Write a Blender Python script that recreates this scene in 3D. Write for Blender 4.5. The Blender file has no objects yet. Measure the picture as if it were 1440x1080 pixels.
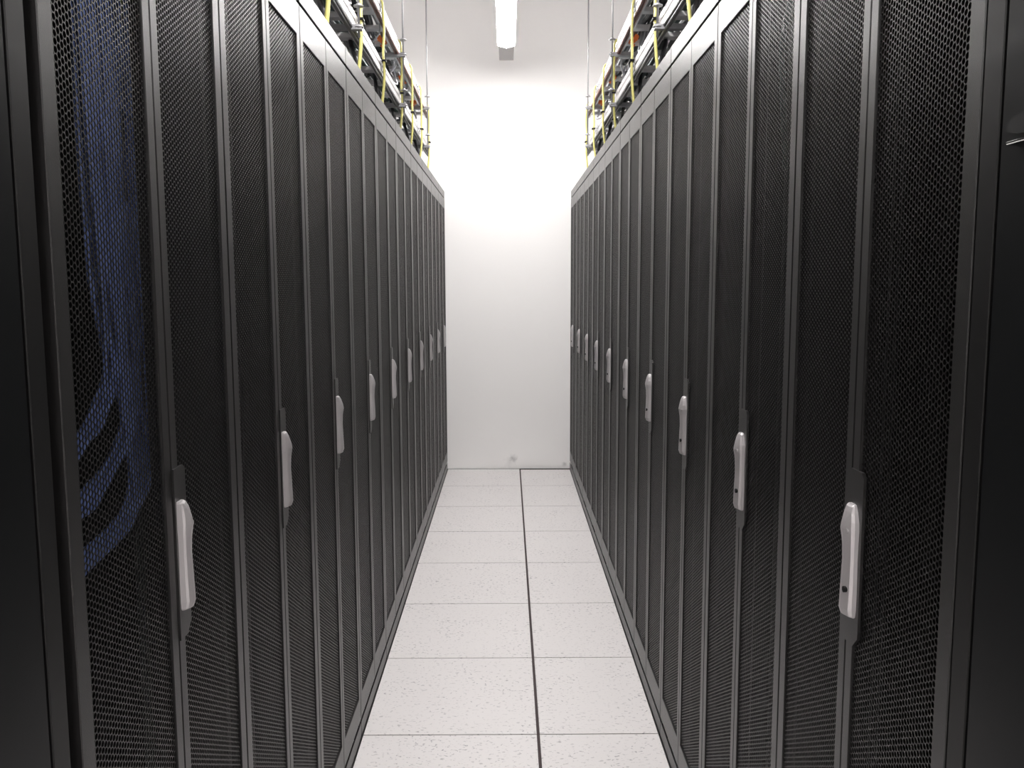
import bpy, math, random
from mathutils import Vector, Matrix

C = bpy.context.scene.collection
random.seed(7)

# ---------------------------------------------------------------- camera, world, exposure
W_PX, F_PX = 1440.0, 1244.2
PITCH, YAW, ROLL, CAM_H = 0.1136, 0.005, -0.0032, 1.4773
cam_d = bpy.data.cameras.new('camera')
cam_d.sensor_fit = 'HORIZONTAL'
cam_d.sensor_width = 36.0
cam_d.lens = 36.0 * F_PX / W_PX
cam_d.clip_start = 0.02
cam = bpy.data.objects.new('camera', cam_d)
C.objects.link(cam)
r0 = Vector((math.cos(YAW), -math.sin(YAW), 0))
w0 = Vector((math.sin(YAW), math.cos(YAW), 0))
zz = Vector((0, 0, 1))
fwd = math.cos(PITCH) * w0 - math.sin(PITCH) * zz
up0 = math.sin(PITCH) * w0 + math.cos(PITCH) * zz
rgt = math.cos(ROLL) * r0 + math.sin(ROLL) * up0
upv = -math.sin(ROLL) * r0 + math.cos(ROLL) * up0
m = Matrix.Identity(4)
for i in range(3):
    m[i][0], m[i][1], m[i][2] = rgt[i], upv[i], -fwd[i]
m[2][3] = CAM_H
cam.matrix_world = m
bpy.context.scene.camera = cam

world = bpy.data.worlds.new('world')
bpy.context.scene.world = world
world.use_nodes = True
world.node_tree.nodes['Background'].inputs[0].default_value = (0.02, 0.02, 0.02, 1)
world.node_tree.nodes['Background'].inputs[1].default_value = 1.0

vs = bpy.context.scene.view_settings
vs.view_transform = 'Standard'
vs.look = 'None'
vs.gamma = 1.0
vs.use_curve_mapping = False
vs.exposure = 0.0
LAMP = 100.0          # radiance of the lamp diffusers

# ---------------------------------------------------------------- measures of the place
XL, XR = -0.4815, 0.4945       # rack faces
Y0, PITCH_R, NR = 0.9455, 0.6, 10
Y_WALL = 6.965
Z_CEIL = 3.80
Z_LAMP = 3.185                 # top of the hanging lamps
SEAM_X = 0.0966

# ---------------------------------------------------------------- materials
def mat(name, col, rough=0.5, metal=0.0, spec=0.5, emit=0.0, emit_col=(1, 1, 1), coat=0.0, ior=1.5):
    mt = bpy.data.materials.new(name)
    mt.use_nodes = True
    b = mt.node_tree.nodes['Principled BSDF']
    b.inputs['Base Color'].default_value = (*col, 1)
    b.inputs['Roughness'].default_value = rough
    b.inputs['Metallic'].default_value = metal
    b.inputs['Specular IOR Level'].default_value = spec
    b.inputs['Coat Weight'].default_value = coat
    b.inputs['IOR'].default_value = ior
    if emit:
        b.inputs['Emission Color'].default_value = (*emit_col, 1)
        b.inputs['Emission Strength'].default_value = emit
    return mt

def add_noise(mt, scale, lo, hi, amount_bump=0.0, bump_scale=None, stretch=None):
    """vary the base colour a little by object-space noise, optional bump"""
    nt = mt.node_tree
    b = nt.nodes['Principled BSDF']
    base = b.inputs['Base Color'].default_value[:]
    tc = nt.nodes.new('ShaderNodeTexCoord')
    src = tc.outputs['Object']
    if stretch:
        mp = nt.nodes.new('ShaderNodeMapping')
        mp.inputs['Scale'].default_value = stretch
        nt.links.new(src, mp.inputs[0])
        src = mp.outputs[0]
    n = nt.nodes.new('ShaderNodeTexNoise')
    n.inputs['Scale'].default_value = scale
    n.inputs['Detail'].default_value = 3
    nt.links.new(src, n.inputs['Vector'])
    r = nt.nodes.new('ShaderNodeMapRange')
    r.inputs['To Min'].default_value = lo
    r.inputs['To Max'].default_value = hi
    nt.links.new(n.outputs['Fac'], r.inputs['Value'])
    v = nt.nodes.new('ShaderNodeVectorMath')
    v.operation = 'SCALE'
    v.inputs[0].default_value = base[:3]
    nt.links.new(r.outputs[0], v.inputs['Scale'])
    nt.links.new(v.outputs[0], b.inputs['Base Color'])
    if amount_bump:
        n2 = nt.nodes.new('ShaderNodeTexNoise')
        n2.inputs['Scale'].default_value = bump_scale or scale
        nt.links.new(src, n2.inputs['Vector'])
        bp = nt.nodes.new('ShaderNodeBump')
        bp.inputs['Strength'].default_value = amount_bump
        bp.inputs['Distance'].default_value = 0.001
        nt.links.new(n2.outputs['Fac'], bp.inputs['Height'])
        nt.links.new(bp.outputs[0], b.inputs['Normal'])
    return mt

M_paint = add_noise(mat('black_powder_coat', (0.0085, 0.0080, 0.0080), 0.35, 0.0, 0.5, ior=1.6), 3, 0.9, 1.1, 0.25, 900)
M_mesh = mat('black_perforated_steel', (0.0085, 0.0080, 0.0080), 0.36, 0.0, 0.5, ior=1.48)
M_inner = mat('rack_inside', (0.02, 0.02, 0.02), 0.7)
M_cab = add_noise(mat('dark_smooth_cabinet', (0.0045, 0.005, 0.0055), 0.35, ior=1.28), 2, 0.9, 1.1)
M_cabframe = mat('dark_cabinet_frame', (0.006, 0.006, 0.006), 0.4, ior=1.36)
M_handle = add_noise(mat('satin_grey_handle', (0.46, 0.44, 0.445), 0.34, 0.3, 0.5), 40, 0.95, 1.05)
M_black = mat('black_plastic', (0.006, 0.006, 0.006), 0.6, spec=0.25)
M_chrome = mat('chrome', (0.8, 0.8, 0.8), 0.12, 1.0)
M_alu = add_noise(mat('aluminium_tray', (0.68, 0.665, 0.675), 0.36, 0.5), 30, 0.93, 1.05)
M_zinc = add_noise(mat('zinc_rod', (0.36, 0.36, 0.37), 0.42, 0.6), 60, 0.9, 1.1)
M_strut = mat('strut_steel', (0.30, 0.30, 0.31), 0.45, 0.6)
M_ceil = add_noise(mat('ceiling_paint', (0.88, 0.86, 0.86), 0.9), 1.5, 0.985, 1.015)
M_lampbody = mat('lamp_housing', (0.36, 0.34, 0.34), 0.45)
M_lamp = mat('lamp_diffuser', (0.9, 0.9, 0.9), 0.5, emit=LAMP, emit_col=(1.0, 0.975, 0.965))
M_blue = add_noise(mat('blue_cable', (0.19, 0.27, 0.62), 0.45), 30, 0.8, 1.2)
M_yel = add_noise(mat('yellow_cable', (0.58, 0.54, 0.17), 0.45), 25, 0.75, 1.15)
M_blk = mat('black_cable', (0.02, 0.02, 0.024), 0.45)
M_gry = add_noise(mat('grey_cable', (0.28, 0.29, 0.30), 0.5), 25, 0.7, 1.2)
M_grn = add_noise(mat('dark_green_cable', (0.10, 0.15, 0.14), 0.5), 25, 0.7, 1.2)
M_brn = mat('brown_cable', (0.16, 0.06, 0.045), 0.5)
M_pale = mat('pale_cable', (0.62, 0.62, 0.66), 0.45)
M_org = mat('orange_cable', (0.85, 0.20, 0.03), 0.45)
M_white = mat('white_tag_and_glint', (0.85, 0.85, 0.83), 0.5)

# wall with two small scuffs low down
def wall_material():
    mt = mat('wall_paint', (0.89, 0.88, 0.87), 0.85)
    nt = mt.node_tree
    b = nt.nodes['Principled BSDF']
    g = nt.nodes.new('ShaderNodeNewGeometry')
    n = nt.nodes.new('ShaderNodeTexNoise')
    n.inputs['Scale'].default_value = 1.3
    nt.links.new(g.outputs['Position'], n.inputs['Vector'])
    r = nt.nodes.new('ShaderNodeMapRange')
    r.inputs['To Min'].default_value = 0.97
    r.inputs['To Max'].default_value = 1.03
    nt.links.new(n.outputs['Fac'], r.inputs['Value'])
    cur = r.outputs[0]
    n2 = nt.nodes.new('ShaderNodeTexNoise')
    n2.inputs['Scale'].default_value = 35
    nt.links.new(g.outputs['Position'], n2.inputs['Vector'])
    for (x, z, rad, dark) in ((0.044, 0.085, 0.035, 0.30), (0.449, 0.035, 0.022, 0.35), (0.02, 0.05, 0.06, 0.12)):
        d = nt.nodes.new('ShaderNodeVectorMath')
        d.operation = 'DISTANCE'
        d.inputs[1].default_value = (x, Y_WALL, z)
        nt.links.new(g.outputs['Position'], d.inputs[0])
        a = nt.nodes.new('ShaderNodeMath')
        a.operation = 'MULTIPLY_ADD'
        a.inputs[1].default_value = rad * 1.6
        nt.links.new(n2.outputs['Fac'], a.inputs[0])
        nt.links.new(d.outputs['Value'], a.inputs[2])
        mr = nt.nodes.new('ShaderNodeMapRange')
        mr.inputs['From Min'].default_value = rad * 0.8
        mr.inputs['From Max'].default_value = rad * 1.8
        mr.inputs['To Min'].default_value = 1 - dark
        mr.inputs['To Max'].default_value = 1
        nt.links.new(a.outputs[0], mr.inputs['Value'])
        mu = nt.nodes.new('ShaderNodeMath')
        mu.operation = 'MULTIPLY'
        nt.links.new(cur, mu.inputs[0])
        nt.links.new(mr.outputs[0], mu.inputs[1])
        cur = mu.outputs[0]
    v = nt.nodes.new('ShaderNodeVectorMath')
    v.operation = 'SCALE'
    v.inputs[0].default_value = (0.89, 0.878, 0.868)
    nt.links.new(cur, v.inputs['Scale'])
    nt.links.new(v.outputs[0], b.inputs['Base Color'])
    return mt
M_wall = wall_material()

def tile_material():
    """pale laminate with short dark flecks"""
    mt = mat('laminate_tile', (0.78, 0.765, 0.76), 0.42)
    nt = mt.node_tree
    b = nt.nodes['Principled BSDF']
    tc = nt.nodes.new('ShaderNodeNewGeometry')
    mp = nt.nodes.new('ShaderNodeMapping')
    mp.inputs['Scale'].default_value = (1.0, 1.5, 1.0)
    nt.links.new(tc.outputs['Position'], mp.inputs[0])
    wob = nt.nodes.new('ShaderNodeTexNoise')
    wob.inputs['Scale'].default_value = 40
    nt.links.new(mp.outputs[0], wob.inputs['Vector'])
    ad = nt.nodes.new('ShaderNodeVectorMath')
    ad.operation = 'MULTIPLY_ADD'
    ad.inputs[1].default_value = (0.03, 0.03, 0)
    nt.links.new(wob.outputs['Color'], ad.inputs[0])
    nt.links.new(mp.outputs[0], ad.inputs[2])
    n1 = nt.nodes.new('ShaderNodeTexNoise')
    n1.inputs['Scale'].default_value = 75
    n1.inputs['Detail'].default_value = 2
    nt.links.new(ad.outputs[0], n1.inputs['Vector'])
    cr = nt.nodes.new('ShaderNodeMapRange')
    cr.inputs['From Min'].default_value = 0.60
    cr.inputs['From Max'].default_value = 0.66
    nt.links.new(n1.outputs['Fac'], cr.inputs['Value'])
    # clouds of more and fewer flecks
    n2 = nt.nodes.new('ShaderNodeTexNoise')
    n2.inputs['Scale'].default_value = 5
    nt.links.new(tc.outputs['Position'], n2.inputs['Vector'])
    c2 = nt.nodes.new('ShaderNodeMapRange')
    c2.inputs['From Min'].default_value = 0.35
    c2.inputs['From Max'].default_value = 0.65
    c2.inputs['To Min'].default_value = 0.25
    c2.inputs['To Max'].default_value = 0.9
    nt.links.new(n2.outputs['Fac'], c2.inputs['Value'])
    mu = nt.nodes.new('ShaderNodeMath')
    mu.operation = 'MULTIPLY'
    nt.links.new(cr.outputs[0], mu.inputs[0])
    nt.links.new(c2.outputs[0], mu.inputs[1])
    mx = nt.nodes.new('ShaderNodeMix')
    mx.data_type = 'RGBA'
    mx.inputs['A'].default_value = (0.69, 0.665, 0.66, 1)
    mx.inputs['B'].default_value = (0.28, 0.27, 0.28, 1)
    nt.links.new(mu.outputs[0], mx.inputs['Factor'])
    nt.links.new(mx.outputs['Result'], b.inputs['Base Color'])
    return mt
M_tile = tile_material()
M_gap = mat('floor_joint', (0.05, 0.035, 0.035), 0.8)

# ---------------------------------------------------------------- mesh helpers
class MB:
    def __init__(self):
        self.v, self.f, self.s = [], [], []
    def poly(self, pts, faces, smooth=False):
        o = len(self.v)
        self.v += [tuple(p) for p in pts]
        for f in faces:
            self.f.append([i + o for i in f])
            self.s.append(smooth)
    def box(self, x0, x1, y0, y1, z0, z1):
        p = [(x0, y0, z0), (x1, y0, z0), (x1, y1, z0), (x0, y1, z0), (x0, y0, z1), (x1, y0, z1), (x1, y1, z1), (x0, y1, z1)]
        self.poly(p, [(0, 3, 2, 1), (4, 5, 6, 7), (0, 1, 5, 4), (1, 2, 6, 5), (2, 3, 7, 6), (3, 0, 4, 7)])
        return self
    def bbox(self, x0, x1, y0, y1, z0, z1, b=0.002):
        """box with its edges cut back by b"""
        lv = [(z0, b), (z0 + b, 0), (z1 - b, 0), (z1, b)]
        rings = []
        for z, i in lv:
            X0, X1, Y0_, Y1 = x0 + i, x1 - i, y0 + i, y1 - i
            c = b if i == 0 else b * .5
            rings.append([(X0 + c, Y0_, z), (X1 - c, Y0_, z), (X1, Y0_ + c, z), (X1, Y1 - c, z), (X1 - c, Y1, z), (X0 + c, Y1, z), (X0, Y1 - c, z), (X0, Y0_ + c, z)])
        pts = [p for r in rings for p in r]
        fs = [tuple(range(7, -1, -1)), tuple(range(24, 32))]
        for k in range(3):
            for i in range(8):
                a, b2 = k * 8 + i, k * 8 + (i + 1) % 8
                fs.append((a, b2, b2 + 8, a + 8))
        self.poly(pts, fs)
        return self
    def cyl(self, p, q, r, n=12, r2=None):
        return self.tube([p, q], r, n, r_end=r2, cr=False)
    def tube(self, pts, r, n=6, r_end=None, cr=True, per=5):
        P = [Vector(p) for p in pts]
        if cr and len(P) > 2:
            Q = []
            E = [P[0] * 2 - P[1]] + P + [P[-1] * 2 - P[-2]]
            for i in range(1, len(E) - 2):
                a, b, c, d = E[i - 1], E[i], E[i + 1], E[i + 2]
                for k in range(per):
                    t = k / per
                    Q.append(0.5 * ((2 * b) + (c - a) * t + (2 * a - 5 * b + 4 * c - d) * t * t + (3 * b - a - 3 * c + d) * t ** 3))
            Q.append(P[-1])
            P = Q
        o = len(self.v)
        nrm = None
        for i, p in enumerate(P):
            t = (P[min(i + 1, len(P) - 1)] - P[max(i - 1, 0)]).normalized()
            if nrm is None:
                nrm = t.orthogonal().normalized()
            else:
                nrm = (nrm - t * nrm.dot(t)).normalized()
            bn = t.cross(nrm)
            rr = r if r_end is None else r + (r_end - r) * i / (len(P) - 1)
            for k in range(n):
                a = 2 * math.pi * k / n
                self.v.append(tuple(p + rr * (math.cos(a) * nrm + math.sin(a) * bn)))
        for i in range(len(P) - 1):
            for k in range(n):
                a, b = o + i * n + k, o + i * n + (k + 1) % n
                self.f.append([a, b, b + n, a + n])
                self.s.append(True)
        self.f.append([o + k for k in range(n)][::-1])
        self.f.append([o + (len(P) - 1) * n + k for k in range(n)])
        self.s += [False, False]
        return self
    def data(self, name, mats):
        me = bpy.data.meshes.new(name)
        me.from_pydata(self.v, [], self.f)
        me.polygons.foreach_set('use_smooth', self.s)
        for mt in (mats if isinstance(mats, (list, tuple)) else [mats]):
            me.materials.append(mt)
        me.update()
        return me
    def build(self, name, mats, parent=None, loc=None):
        o = bpy.data.objects.new(name, self.data(name, mats))
        C.objects.link(o)
        if parent:
            o.parent = parent
        if loc:
            o.location = loc
        return o

def empty(name, loc=(0, 0, 0), rz=0.0):
    o = bpy.data.objects.new(name, None)
    o.empty_display_size = 0.1
    C.objects.link(o)
    o.location = loc
    o.rotation_euler = (0, 0, rz)
    return o

def tag(o, label=None, cat=None, group=None, kind=None):
    for k, v in (('label', label), ('category', cat), ('group', group), ('kind', kind)):
        if v:
            o[k] = v
    return o

def copy_tree(o, parent=None):
    c = o.copy()
    C.objects.link(c)
    if parent:
        c.parent = parent
        c.matrix_parent_inverse = o.matrix_parent_inverse
    for ch in list(o.children):
        copy_tree(ch, c)
    return c

# ---------------------------------------------------------------- the room
RX0, RX1, RY0 = -3.3, 3.3, -2.6
def struct(name, mb, mats):
    return tag(mb.build(name, mats), kind='structure')

fl = MB()
fl.box(RX0 - .1, RX1 + .1, RY0 - .1, Y_WALL + .1, -0.06, -0.012)
n_gap_faces = len(fl.f)
GX, GY = 0.0052, 0.0029
xs = [SEAM_X + 0.6 * k for k in range(-7, 8)]
ys = [Y_WALL - 0.6 * k for k in range(0, 18)]
for i in range(len(xs) - 1):
    for j in range(len(ys) - 1):
        x0, x1, y1, y0 = xs[i] + GX, xs[i + 1] - GX, ys[j] - GY, ys[j + 1] + GY
        if j == 0:
            y1 -= 0.034 if i >= 7 else 0.010
        x0, x1, y0 = max(x0, RX0), min(x1, RX1), max(y0, RY0)
        if x1 > x0 and y1 > y0:
            fl.box(x0, x1, y0, y1, -0.012, 0)
floor = struct('floor', fl, [M_gap, M_tile])
for i, p in enumerate(floor.data.polygons):
    p.material_index = 0 if i < n_gap_faces else 1
struct('ceiling', MB().box(RX0 - .1, RX1 + .1, RY0 - .1, Y_WALL + .1, Z_CEIL, Z_CEIL + .1), M_ceil)
struct('wall_far', MB().box(RX0, RX1, Y_WALL, Y_WALL + .1, 0.0, Z_CEIL), M_wall)
struct('wall_near', MB().box(RX0, RX1, RY0 - .1, RY0, -0.012, Z_CEIL), M_wall)
struct('wall_left', MB().box(RX0 - .1, RX0, RY0 - .1, Y_WALL + .1, -0.012, Z_CEIL), M_wall)
struct('wall_right', MB().box(RX1, RX1 + .1, RY0 - .1, Y_WALL + .1, -0.012, Z_CEIL), M_wall)

# ---------------------------------------------------------------- server rack (front faces local +x at x = 0, 0.6 wide in y)
ZD0, ZD1, ZTOP = 0.068, 2.122, 2.180
DEPTH = 1.08
LW = 0.2975

def perforated():
    """one sheet of staggered round holes, local y from 0, z from 0; x = 0 is the face"""
    p = 0.0085
    R = p / math.sqrt(3)
    ri = 0.00375
    cw = p * math.sqrt(3) / 2
    ncol, nrow = 33, 222
    t = 0.0012
    oo = []
    for k in range(12):
        a = math.pi / 6 * k
        rr = R if k % 2 == 0 else p / 2
        oo.append((rr * math.cos(a), rr * math.sin(a), ri * math.cos(a), ri * math.sin(a)))
    vs_, fs = [], []
    key = {}
    def vid(y, z):
        k = (round(y * 1e6), round(z * 1e6))
        if k not in key:
            key[k] = len(vs_)
            vs_.append((0, y, z))
        return key[k]
    for c in range(ncol):
        for r in range(nrow):
            cy = (c + .5) * cw
            cz = (r + .5 + (0.5 if c % 2 else 0)) * p
            out = [vid(cy + o[0], cz + o[1]) for o in oo]
            b = len(vs_)
            vs_ += [(0, cy + o[2], cz + o[3]) for o in oo]
            vs_ += [(-t, cy + o[2], cz + o[3]) for o in oo]
            for k in range(12):
                j = (k + 1) % 12
                fs.append((out[k], out[j], b + j, b + k))
                fs.append((b + k, b + j, b + 12 + j, b + 12 + k))
    me = bpy.data.meshes.new('perforated_panel')
    me.from_pydata(vs_, [], fs)
    me.materials.append(M_mesh)
    me.update()
    return me, ncol * cw, (nrow + .5) * p
PERF, PW, PH = perforated()

def make_handle():
    # cross-sections along z: (z, y0, y1, edge, ridge)
    S = [(1.001, .010, .034, .004, .006), (1.004, .008, .037, .010, .013), (1.014, .007, .039, .0125, .0165),
         (1.045, .007, .039, .0115, .0155), (1.085, .008, .0375, .0105, .014), (1.108, .008, .038, .0110, .0150),
         (1.119, .007, .0385, .0112, .0165), (1.130, .007, .0388, .0120, .0185), (1.141, .007, .0375, .0115, .0165),
         (1.154, .007, .033, .0100, .0125), (1.161, .007, .029, .0075, .0090), (1.164, .008, .026, .0050, .0060)]
    pts, fs = [], []
    n = 8
    for z, a, b, e, r in S:
        mdl = (a + b) / 2 - .002
        pts += [(0, a, z), (e * .7, a, z), (e, a + .002, z), (r, mdl - .004, z), (r, mdl + .002, z), (e * .9, b - .002, z), (e * .5, b, z), (0, b, z)]
    for k in range(len(S) - 1):
        for i in range(n):
            j = (i + 1) % n
            fs.append((k * n + i, k * n + j, (k + 1) * n + j, (k + 1) * n + i))
    fs.append(tuple(range(n))[::-1])
    fs.append(tuple(range((len(S) - 1) * n, len(S) * n)))
    mb = MB()
    mb.poly(pts, fs, False)
    return mb

def door_frame(y0, y1, inner):
    """leaf frame: four flat bars; inner = 'lo' or 'hi', the side where the two leaves meet"""
    wi, wo = 0.024, 0.0305
    a = y0 + (wi if inner == 'lo' else wo)
    b = y1 - (wi if inner == 'hi' else wo)
    z0, z1 = 0.148, 2.048
    mb = MB()
    t = -0.018
    e = 0.0012
    # front ring with small bevel, then sides
    def ring(x, ya, yb, za, zb):
        return [(x, ya, za), (x, yb, za), (x, yb, zb), (x, ya, zb)]
    pts = ring(t, y0, y1, ZD0, ZD1) + ring(-e, y0, y1, ZD0, ZD1) + ring(0, y0 + e, y1 - e, ZD0 + e, ZD1 - e) \
        + ring(0, a - e, b + e, z0 - e, z1 + e) + ring(-e, a, b, z0, z1) + ring(t, a, b, z0, z1)
    fs = []
    for k in range(5):
        for i in range(4):
            j = (i + 1) % 4
            fs.append((k * 4 + i, k * 4 + j, k * 4 + 4 + j, k * 4 + 4 + i))
    for i in range(4):
        j = (i + 1) % 4
        fs.append((20 + i, 20 + j, j, i))
    mb.poly(pts, fs)
    return mb, a, b, z0, z1

def make_rack():
    root = empty('server_rack')
    b = MB()
    b.box(-DEPTH, -0.026, -0.2985, -0.2970, 0.040, ZTOP - .002)
    b.box(-DEPTH, -0.026, 0.2970, 0.2985, 0.040, ZTOP - .002)
    b.box(-DEPTH, -DEPTH + .0015, -0.297, 0.297, 0.040, ZTOP - .002)
    b.box(-DEPTH, -0.026, -0.297, 0.297, ZTOP - .004, ZTOP - .002)
    b.box(-DEPTH, -0.026, -0.297, 0.297, 0.040, 0.046)
    for s in (-1, 1):                                   # corner posts behind the doors
        y0, y1 = sorted((s * .297, s * .272))
        b.box(-0.055, -0.026, y0, y1, 0.062, ZTOP - .004)
    b.build('body', M_inner, root)
    MB().bbox(-0.024, 0.0, -0.2975, 0.2975, 2.129, ZTOP, .0015).build('top_fascia', M_paint, root)
    pb = MB().bbox(-0.003, 0.0, -0.2975, 0.2975, 0.0, 0.054, .0006)
    pb.box(-DEPTH, -0.0295, -0.2975, 0.2975, 0.0, 0.040)
    pb.box(-0.0295, -0.003, -0.2975, -0.29, 0.0, 0.040)
    pb.box(-0.0295, -0.003, 0.29, 0.2975, 0.0, 0.040)
    pb.build('plinth', M_paint, root)
    MB().bbox(0.0, 0.0030, -0.2995, 0.2995, 0.0, 0.0075, .001).build('base_strip', M_black, root)  # thin black strip along the foot of the plinth
    for s in (-1, 1):
        mr = MB()
        mr.box(-0.16, -0.155, s * .245 - .02, s * .245 + .02, 0.07, 2.12)
        mr.box(-0.20, -0.155, s * .245 - .001, s * .245 + .001, 0.07, 2.12)
        mr.build('mounting_rail', M_paint, root)
    for side in ('far', 'near'):
        if side == 'far':
            mb, a, bb, z0, z1 = door_frame(0.0015, 0.0015 + 0.296, 'lo')
        else:
            mb, a, bb, z0, z1 = door_frame(-0.2975, -0.0015, 'hi')
        d = mb.build('door', M_paint, root)
        pn = bpy.data.objects.new('perforated_panel', PERF)
        C.objects.link(pn)
        pn.parent = d
        pn.location = (-0.0035, (a + bb) / 2 - PW / 2, (z0 + z1) / 2 - PH / 2)
        pn.scale = (1, (bb - a + .003) / PW, (z1 - z0 + .006) / PH)
        if side == 'far':
            pl = MB()
            x = 0.0022
            out = [(.0025, .958), (.030, .958), (.047, .975), (.047, 1.205), (.040, 1.213), (.0025, 1.213)]
            n = len(out)
            pts = [(x, y, z) for y, z in out] + [(-.002, y, z) for y, z in out]
            pl.poly(pts, [tuple(range(n))] + [((i + 1) % n, i, n + i, n + (i + 1) % n) for i in range(n)])
            pl.build('handle_plate', M_paint, d)
            h = make_handle().build('handle', M_handle, d, (0.0022, 0, 0))
            tag(h, 'satin silver swing handle')
            k = MB()
            k.cyl((0.013, .030, 1.043), (0.0182, .030, 1.043), .0045, 14)
            k.build('keyhole', M_black, d)
            k = MB()
            k.cyl((0.010, .029, 1.128), (0.0172, .029, 1.128), .0045, 14)
            k.build('lock_button', M_lampbody, d)
            MB().box(-.030, -.022, .040, .050, .075, 2.115).build('lock_rod', M_paint, d)
    return root

ordinal = ['nearest', 'second', 'third', 'fourth', 'fifth', 'sixth', 'seventh', 'eighth', 'ninth', 'last']
proto = make_rack()
for side, x, rz in (('left', XL, 0.0), ('right', XR, math.pi)):
    for k in range(NR):
        o = proto if (side == 'left' and k == 0) else copy_tree(proto)
        o.location = (x, Y0 + .3 + PITCH_R * k, 0)
        o.rotation_euler = (0, 0, rz)
        if k == 0:
            lb = ('black perforated server rack with blue cables showing behind its door, nearest in left row' if side == 'left'
                  else 'black perforated double door server rack nearest to the viewer in the right row')
        elif k == NR - 1:
            lb = 'black perforated server rack at the far end of the %s row, against the white wall' % side
        else:
            lb = 'black perforated double door server rack, %s from the viewer in the %s row' % (ordinal[k], side)
        tag(o, lb, 'server rack', 'server racks in the %s row' % side)

# ---------------------------------------------------------------- smooth cabinets beside the viewer
def make_cabinet():
    root = empty('equipment_cabinet')
    b = MB()
    b.bbox(-DEPTH, -0.030, -0.2985, 0.2985, 0.06, ZTOP, .002)
    b.build('body', M_cab, root)
    MB().bbox(-DEPTH, -0.004, -0.2975, 0.2975, 0.0, 0.058, .0015).build('plinth', M_paint, root)
    fr = MB()
    for y0, y1, z0, z1 in ((-.2985, -.264, .06, ZTOP), (.264, .2985, .06, ZTOP), (-.264, .264, 2.10, ZTOP), (-.264, .264, .06, .12)):
        fr.bbox(-0.029, 0.0, y0, y1, z0, z1, .0012)
    fr.build('frame', M_cabframe, root)
    d = MB().bbox(-0.022, 0.001, -.2585, .2585, .126, 2.094, .003).build('door', M_cab, root)
    return root, d
cab, dr = make_cabinet()
cab.location = (XL, Y0 - .3 - .022, 0)
tag(cab, 'dark smooth cabinet at the left edge of the view, beside the nearest perforated rack', 'cabinet', 'smooth dark cabinets beside the viewer')
cab2 = copy_tree(cab)
cab2.location = (XR, Y0 - .3, 0)
cab2.rotation_euler = (0, 0, math.pi)
tag(cab2, 'dark smooth cabinet with a black latch at the right edge of the view', 'cabinet', 'smooth dark cabinets beside the viewer')
d2 = [c for c in cab2.children if c.name.startswith('door')][0]
# latch on the door of the right cabinet (local y runs toward the camera)
lt = MB()
LY, LZ = -0.205, 1.626
ring = [(LY + .033 * math.cos(a) * 1.0, LZ + .011 * math.sin(a)) for a in [2 * math.pi * k / 20 for k in range(20)]]
pts = [(0.001, y, z) for y, z in ring] + [(0.009, LY + (y - LY) * .9, LZ + (z - LZ) * .85) for y, z in ring]
lt.poly(pts, [tuple(range(20, 40))] + [(i, (i + 1) % 20, 20 + (i + 1) % 20, 20 + i) for i in range(20)])
lt.build('latch', M_black, d2)
lt = MB()
lt.bbox(0.001, 0.008, LY - .031, LY + .031, LZ - .0165, LZ - .0135, .0008)
lt.build('latch_trim', M_chrome, d2)

# ---------------------------------------------------------------- lamps
def make_lamp():
    root = empty('ceiling_lamp')      # origin at the far end, top of the housing; runs toward -y
    for yy in (-.55, -1.60):
        sp = MB()
        sp.cyl((0, yy, 0), (0, yy, Z_CEIL - Z_LAMP), .004, 8)
        sp.cyl((0, yy, Z_CEIL - Z_LAMP - .012), (0, yy, Z_CEIL - Z_LAMP), .03, 16)
        sp.build('suspension_rod', M_zinc, root)
    h = MB()
    h.bbox(-.0525, .0525, -1.90, .03, -.085, 0, .003)
    h.build('housing', M_lampbody, root)
    g = MB()                            # shallow arched diffuser below the housing, short of the far end box
    n = 8
    ring_ = [(-.060, -.0775)] + [(-.060 + .120 * k / n, -.082 - .013 * math.sin(math.pi * k / n)) for k in range(n + 1)] + [(.060, -.0775)]
    pts = [(x, -1.86, z) for x, z in ring_] + [(x, -.37, z) for x, z in ring_]
    N = n + 3
    fs = [(i, i + 1, N + i + 1, N + i) for i in range(N - 1)] + [tuple(range(N)), tuple(range(N, 2 * N))[::-1]]
    g.poly(pts, fs)
    g.build('diffuser', M_lamp, root)
    c = MB()
    c.bbox(-.061, .061, -1.86, -.37, -.0775, -.070, .001)
    c.build('diffuser_frame', M_lampbody, root)
    c = MB()
    c.poly([(-.012, -.372, -.086), (.012, -.372, -.086), (0, -.372, -.104), (-.012, -.350, -.086), (.012, -.350, -.086), (0, -.350, -.100)],
           [(0, 1, 2), (3, 5, 4), (0, 2, 5, 3), (1, 4, 5, 2), (0, 3, 4, 1)])
    c.build('end_clip', M_lampbody, root)
    return root
lamp = make_lamp()
spots = [((0, 6.69), 'long white ceiling lamp over the aisle ending by the far wall'),
         ((0, -0.45), 'long white ceiling lamp over the aisle behind the viewer'),
         ((-2.35, 0.1), 'unseen extra lamp added for bounce light over the neighbouring aisle on the left, behind the viewer'),  # unseen extra lamp, added to bounce more light onto the upper walls
         ((2.35, 0.1), 'unseen extra lamp added for bounce light over the neighbouring aisle on the right, behind the viewer'),  # its twin on the right, likewise added only for bounce
         ((0, 3.75), 'long white ceiling lamp over the middle of the aisle, above the frame'),
         ((-2.35, 6.69), 'long white ceiling lamp over the neighbouring aisle behind the left racks, far end'),
         ((-2.35, 3.4), 'long white ceiling lamp over the neighbouring aisle behind the left racks, near end'),
         ((2.35, 6.69), 'long white ceiling lamp over the neighbouring aisle behind the right racks, far end'),
         ((2.35, 3.4), 'long white ceiling lamp over the neighbouring aisle behind the right racks, near end')]
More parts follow.
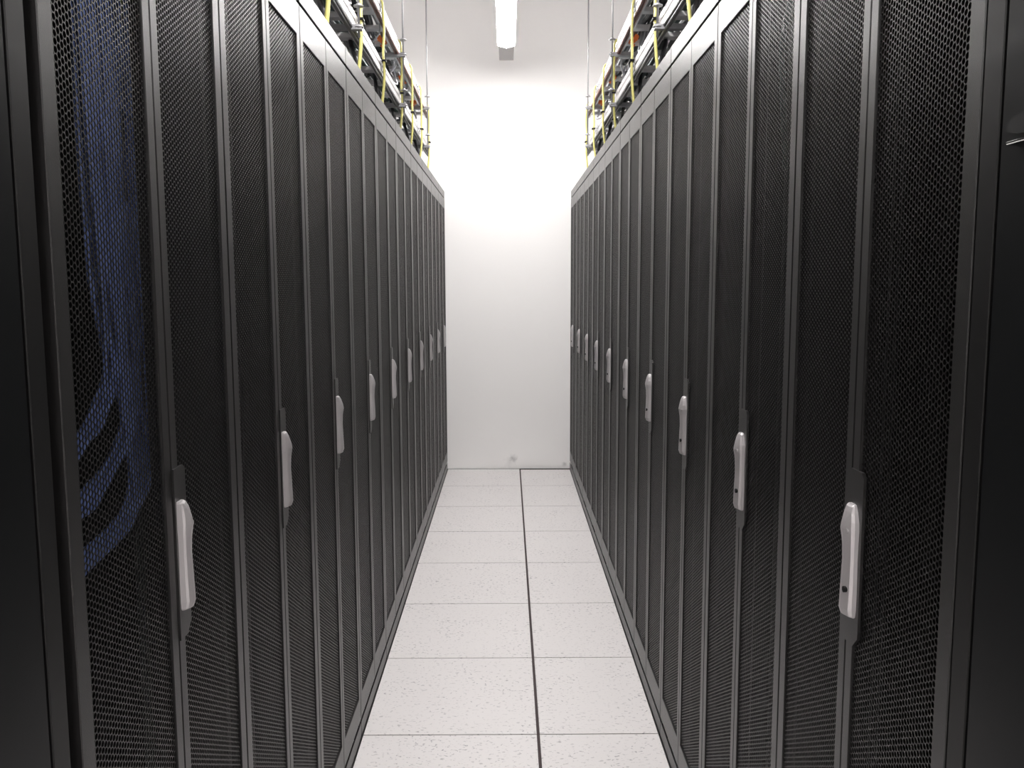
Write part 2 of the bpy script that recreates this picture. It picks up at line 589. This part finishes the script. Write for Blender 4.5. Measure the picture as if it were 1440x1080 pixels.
for i, ((x, y), lb) in enumerate(spots):
    o = lamp if i == 0 else copy_tree(lamp)
    o.location = (x, y, Z_LAMP)
    tag(o, lb, 'ceiling lamp', 'ceiling lamps')

# ---------------------------------------------------------------- cable trays over both rows
Z_LO, Z_UP = 2.445, 2.700
Y_T0, Y_T1 = 0.6, 6.62
TW = 0.40
def rail_mesh(s, x, y0, y1, z):
    """C-section side rail, open side outward, face toward the aisle at x"""
    mb = MB()
    hh = 0.028
    prof = [(0, -hh), (0, -.006), (.005, -.004), (.005, .004), (0, .006), (0, hh), (.030, hh), (.030, hh - .004), (.008, hh - .004), (.008, -hh + .004), (.034, -hh + .004), (.034, -hh)]
    n = len(prof)
    pts = [(x + s * a, y0, z + c) for a, c in prof] + [(x + s * a, y1, z + c) for a, c in prof]
    mb.poly(pts, [(i, (i + 1) % n, n + (i + 1) % n, n + i) for i in range(n)] + [tuple(range(n)), tuple(range(n, 2 * n))[::-1]])
    return mb

def wavy(y0, y1, x, z, ax, az, step=0.3):
    pts, y = [], y0
    while y < y1 - .05:
        pts.append((x + random.uniform(-ax, ax), y, z + random.uniform(0, az)))
        y += step * random.uniform(.8, 1.2)
    pts.append((x, y1, z))
    return pts

for side, s, xr in (('left', -1, -0.560), ('right', 1, 0.575)):
    for tier, z, ylo in (('lower', Z_LO, Y_T0), ('upper', Z_UP, Y_T0)):
        t = empty('cable_tray', (0, 0, 0))
        tag(t, 'silver ladder cable tray hanging over the %s racks, %s of its two tiers' % (side, tier), 'cable tray', 'ladder cable trays')
        rail_mesh(s, xr, ylo, Y_T1, z).build('side_rail', M_alu, t)
        rail_mesh(-s, xr + s * TW, ylo, Y_T1, z).build('side_rail', M_alu, t)
        k, y = 0, Y_T1 - .04
        me = None
        while y > ylo:
            rg = MB()
            x0, x1 = sorted((xr + s * .009, xr + s * (TW - .009)))
            if me is None:
                rg.bbox(x0, x1, -.026, .026, -.014, .006, .003)
                me = rg.data('rung', M_alu)
            o = bpy.data.objects.new('rung', me)
            C.objects.link(o)
            o.parent = t
            o.location = (0, y, z)
            y -= 0.27
            k += 1
        # joint plates on the aisle side rail
        for yj in (2.35, 4.15, 5.75):
            p = MB()
            x0, x1 = sorted((xr - s * .0035, xr))
            p.bbox(x0, x1, yj - .07, yj + .07, z - .022, z + .022, .001)
            for dy in (-.045, .045):
                p.cyl((xr - s * .003, yj + dy, z), (xr - s * .009, yj + dy, z), .006, 8)
            p.build('joint_plate', M_zinc, t)
    # threaded rods carry both tiers by cross struts
    for kk, yr in enumerate((3.36, 4.78, 6.19)):
        for inner in (True, False):
            xx = xr - s * .022 if inner else xr + s * (TW + .022)
            rd = MB()
            rd.cyl((xx, yr, Z_LO - .075), (xx, yr, Z_CEIL), .0045, 8)
            where = ['nearest', 'middle', 'farthest'][kk]
            r = rd.build('threaded_rod', M_zinc)
            tag(r, '%s thin steel rod on the %s side of the %s cable trays' % (where, 'aisle' if inner else 'outer', side), 'threaded rod', 'threaded rods holding the cable trays')
            for z in (Z_LO, Z_UP):
                for dz in (.034, -.040):
                    nt_ = MB()
                    nt_.cyl((xx, yr, z + dz), (xx, yr, z + dz + .004), .018, 14)
                    nt_.cyl((xx, yr, z + dz + .003), (xx, yr, z + dz + .011), .0085, 6)
                    nt_.build('nut_and_washer', M_zinc, r)
        for tier, z in (('lower', Z_LO), ('upper', Z_UP)):
            st = MB()
            x0, x1 = sorted((xr - s * .034, xr + s * (TW + .034)))
            st.bbox(x0, x1, yr - .013, yr + .013, z - .050, z - .029, .002)
            o = st.build('strut_channel', M_strut)
            tag(o, '%s steel cross strut under the %s tier of the %s cable trays' % (where, tier, side), 'strut', 'cross struts under the cable trays')
    # cables lying in the trays
    for tier, z, specs in (('lower', Z_LO, [(M_grn, 0.055, 4, .011, 'dark green'), (M_gry, 0.15, 5, .010, 'grey'), (M_blk, 0.25, 5, .012, 'black'), (M_grn, .335, 3, .011, None)]),
                           ('upper', Z_UP, [(M_gry, 0.070, 3, .009, 'grey'), (M_blk, 0.13, 4, .011, 'black'), (M_grn, 0.215, 4, .011, 'dark green'), (M_gry, .31, 4, .010, None)])):
        for mt, off, n, rad, cname in specs:
            cb = MB()
            for q in range(n):
                x = xr + s * (off + (q - (n - 1) / 2) * rad * 1.9)
                cb.tube(wavy(Y_T0 + .1, Y_T1 - .02 - random.random() * .1, x, z + .010 + rad, .009, .014), rad * random.uniform(.75, 1.05), 6, per=3)
            o = cb.build('cable_bundle', mt)
            nm = cname + ' cables' if cname else ('dark green cables along the outer rail' if tier == 'lower' else 'grey cables along the outer rail')
            tag(o, 'bundle of %s lying in the %s %s tray' % (nm, tier, side), 'cables', 'cable bundles in the trays')
    # yellow cables hanging from the upper tray past the lower one onto each rack
    for k, yy in enumerate((2.26, 2.86, 3.47, 4.10, 4.78, 5.30, 5.86, 6.40)):
        cb = MB()
        j = random.uniform(-.012, .012)
        for q in range(2):
            dy = q * .014 + random.uniform(-.004, .004)
            dx = random.uniform(-.004, .004)
            cb.tube([(xr + s * .16, yy + .10 + dy, Z_UP + .024), (xr + s * .05, yy + .02 + dy, Z_UP + .030), (xr + s * .008, yy + dy, Z_UP + .036),
                     (xr - s * .0085, yy + dy, Z_UP + .020), (xr - s * .011, yy + dy, Z_UP - .02), (xr - s * .013, yy + dy + j, Z_UP - .10), (xr - s * .010, yy + dy - j, Z_LO + .06),
                     (xr - s * .012, yy + dy, Z_LO), (xr - s * .008, yy + dy + j * .5, Z_LO - .09), (xr + s * (.012 + dx), yy + dy, ZTOP + .004)],
                    .0052, 8, per=4)
        o = cb.build('yellow_cable_drop', M_yel)
        tie = MB()
        tie.bbox(xr - s * .013 - .010, xr - s * .013 + .010, yy - .012, yy + .026, Z_LO + .018, Z_LO + .026, .001)
        tie.build('cable_tie', M_black, o)
        tag(o, 'pair of yellow cables hanging from the %s trays, %s from the viewer' % (side, ordinal[k] if k < 7 else 'last'), 'cable', 'yellow cable drops over the %s row' % side)
    # cables strapped under the aisle side rails
    cb = MB()
    for q, (ox, oz) in enumerate(((.004, -.034), (.018, -.034), (.011, -.044))):
        pts = wavy(Y_T0 + .1, Y_T1 - .05, xr + s * ox, Z_LO + oz - .004, .003, .004)
        cb.tube(pts, .0070, 6, per=3)
    o = cb.build('black_cable_run', M_blk)
    tag(o, 'run of black power cables strapped under the aisle side rail of the lower %s tray' % side, 'cables', 'cable runs under the tray rails')
    cb = MB()
    for q, (ox, oz) in enumerate(((.004, -.034), (.016, -.034))):
        cb.tube(wavy(Y_T0 + .1, Y_T1 - .05, xr + s * ox, Z_UP + oz - .002, .002, .002), .0050, 6, per=3)
    o = cb.build('brown_cable_run', M_brn)
    tag(o, 'thin run of reddish brown cables under the aisle side rail of the upper %s tray' % side, 'cables', 'cable runs under the tray rails')
    # loose grey and white leads sagging between the tiers
    for k, yy in enumerate((2.75, 3.15, 3.70, 4.35, 5.05, 5.60, 6.25)):
        cb = MB()
        for q in range(4):
            a, b = random.uniform(.03, .22), random.uniform(.03, .12)
            sag = random.uniform(.06, .15)
            cb.tube([(xr + s * a, yy - .12, Z_UP + .02), (xr + s * (a * .8 + .01), yy - .06, Z_UP - sag * .5), (xr + s * (b + .02), yy + random.uniform(-.02, .03), Z_UP - sag),
                     (xr + s * (b + .03), yy + .09, Z_UP - sag * .6), (xr + s * (b + .05), yy + .15, Z_UP + .02)], random.uniform(.004, .007), 6, per=4)
        o = cb.build('grey_cable_loop', M_gry if k % 2 else M_pale)
        tag(o, '%s cable loop sagging below the upper tray over the %s row, %s from the viewer' % ('grey' if k % 2 else 'pale', side, ordinal[k] if k < 6 else 'last'), 'cable', 'loose loops below the upper trays')
    # black power cables from the lower tray to the racks
    for k, yy in enumerate((2.35, 2.98, 3.60, 4.25, 4.85, 5.45, 6.05)):
        cb = MB()
        for q in range(3):
            dy = q * .012
            jx = random.uniform(-.01, .01)
            cb.tube([(xr + s * .12, yy + .16 + dy, Z_LO + .03), (xr + s * .07, yy + .07 + dy, Z_LO + .02), (xr + s * .048, yy + dy, Z_LO - .05),
                     (xr + s * (.036 + jx), yy + .015 + dy, Z_LO - .12), (xr + s * .045, yy + dy, ZTOP + .004)], .0085, 7, per=4)
        o = cb.build('black_cable_drop', M_blk)
        tag(o, 'black power cables dropping from the %s lower tray, %s from the viewer' % (side, ordinal[k] if k < 6 else 'last'), 'cable', 'black cable drops over the %s row' % side)
    # black bundles sweeping from the upper tray down into the lower tray
    for k, yy in enumerate((2.55, 3.35, 4.15, 4.95, 5.75)):
        cb = MB()
        for q in range(4):
            dy, dx = random.uniform(-.02, .02), random.uniform(-.012, .012)
            cb.tube([(xr + s * (.15 + dx), yy - .20 + dy, Z_UP + .03), (xr + s * (.12 + dx), yy - .05 + dy, Z_UP + .022), (xr + s * (.105 + dx), yy + .02 + dy, Z_UP - .03),
                     (xr + s * (.085 + dx), yy + .16 + dy, Z_UP - .13), (xr + s * (.08 + dx), yy + .33 + dy, Z_LO + .05), (xr + s * (.09 + dx), yy + .55 + dy, Z_LO + .035)],
                    .0075, 7, per=4)
        o = cb.build('black_cable_sweep', M_blk)
        tag(o, 'black cables sweeping from upper to lower tray over the %s row, %s from the viewer' % (side, ordinal[k] if k < 4 else 'last'), 'cable', 'black cables between the tray tiers')
    # orange patch leads bunched at the upper tray
    for k, yy in enumerate((4.62, 5.50, 6.12)):
        cb = MB()
        for q in range(3):
            pts = []
            for a in range(9):
                an = a * .8 + q
                pts.append((xr + s * (.062 + .016 * math.cos(an) + q * .006), yy + .05 * math.sin(an) + q * .01, Z_UP - .008 + .020 * math.sin(an * 1.3)))
            cb.tube(pts, .005, 6, per=3)
        o = cb.build('orange_cable_coil', M_org)
        tag(o, 'small bunch of orange cable at the %s upper tray, %s from the viewer' % (side, ['nearest', 'second', 'farthest'][k]), 'cable', 'orange cable bunches')

# ---------------------------------------------------------------- blue patch cables inside the nearest left rack
def blue_bundle(path, n, spread, rad, label, seed):
    random.seed(seed)
    cb = MB()
    for q in range(n):
        u = (q / (n - 1) - .5) * 2
        pts = []
        for (y, z, wd) in path:
            y, z, wd = y * .9 + .018, 1.477 + (z - 1.477) * .9, wd * .82
            pts.append((-.535 - random.uniform(0, .012) - (q % 2) * .010, y + u * wd, z + random.uniform(-.006, .006) + u * wd * spread))
        cb.tube(pts, rad, 6, per=5)
    o = cb.build('patch_cable_bundle', M_blue)
    tag(o, label, 'patch cables', 'blue patch cables in the nearest left rack')
    return o
blue_bundle([(1.37, 2.10, .10), (1.38, 1.85, .10), (1.375, 1.65, .085), (1.385, 1.50, .075), (1.40, 1.40, .055), (1.41, 1.27, .045), (1.42, 1.18, .035), (1.40, 1.13, .030), (1.33, 1.10, .028), (1.24, 1.085, .03), (1.16, 1.075, .03)],
            20, .5, .0042, 'wide bundle of blue patch cables behind the mesh, curving off at the bottom', 3)
blue_bundle([(1.30, 1.95, .03), (1.31, 1.70, .03), (1.32, 1.50, .03), (1.34, 1.37, .03), (1.31, 1.31, .028), (1.25, 1.27, .026), (1.17, 1.24, .026)],
            8, .6, .0042, 'upper side branch of blue patch cables behind the mesh', 4)
blue_bundle([(1.37, 1.60, .02), (1.385, 1.40, .022), (1.39, 1.28, .024), (1.36, 1.235, .025), (1.30, 1.20, .025), (1.22, 1.165, .025), (1.16, 1.15, .025)],
            8, .6, .0042, 'lower side branch of blue patch cables behind the mesh', 5)
random.seed(11)

def lead(name, mt, pts, rad, label, tag_glint_box=None):
    mb = MB()
    mb.tube(pts, rad, 8, per=5)
    o = mb.build(name, mt)
    if tag_glint_box:
        t_ = MB()
        t_.bbox(*tag_glint_box, .0008)
        tt = t_.build('tag_and_glint', M_white, o)
        tag(tt, 'white tag or glint piece')
    tag(o, label, 'cable')
    return o
lead('yellow_lead', M_yel, [(-.545, 1.285, 1.90), (-.54, 1.30, 1.86), (-.545, 1.33, 1.83), (-.56, 1.37, 1.82)], .004,
     'short yellow lead with a white tag behind the mesh of the nearest left rack', (-.53, -.527, 1.296, 1.306, 1.855, 1.872))
lead('green_lead', M_grn, [(.535, 1.70, 2.10), (.53, 1.705, 2.02), (.525, 1.72, 1.965), (.53, 1.76, 1.93), (.54, 1.78, 1.85), (.55, 1.78, 1.70)], .006,
     'dark green lead with a white piece as its glint behind the mesh of the second right rack', (.520, .523, 1.722, 1.731, 1.945, 1.975))  # white box stands in for the glint on the cable's curve
lead('grey_lead', M_gry, [(.54, 2.20, 2.10), (.535, 2.21, 2.03), (.535, 2.215, 1.97), (.545, 2.24, 1.90), (.56, 2.25, 1.75)], .005,
     'grey lead with a long white tag behind the mesh of the third right rack', (.520, .523, 2.205, 2.214, 1.94, 2.02))
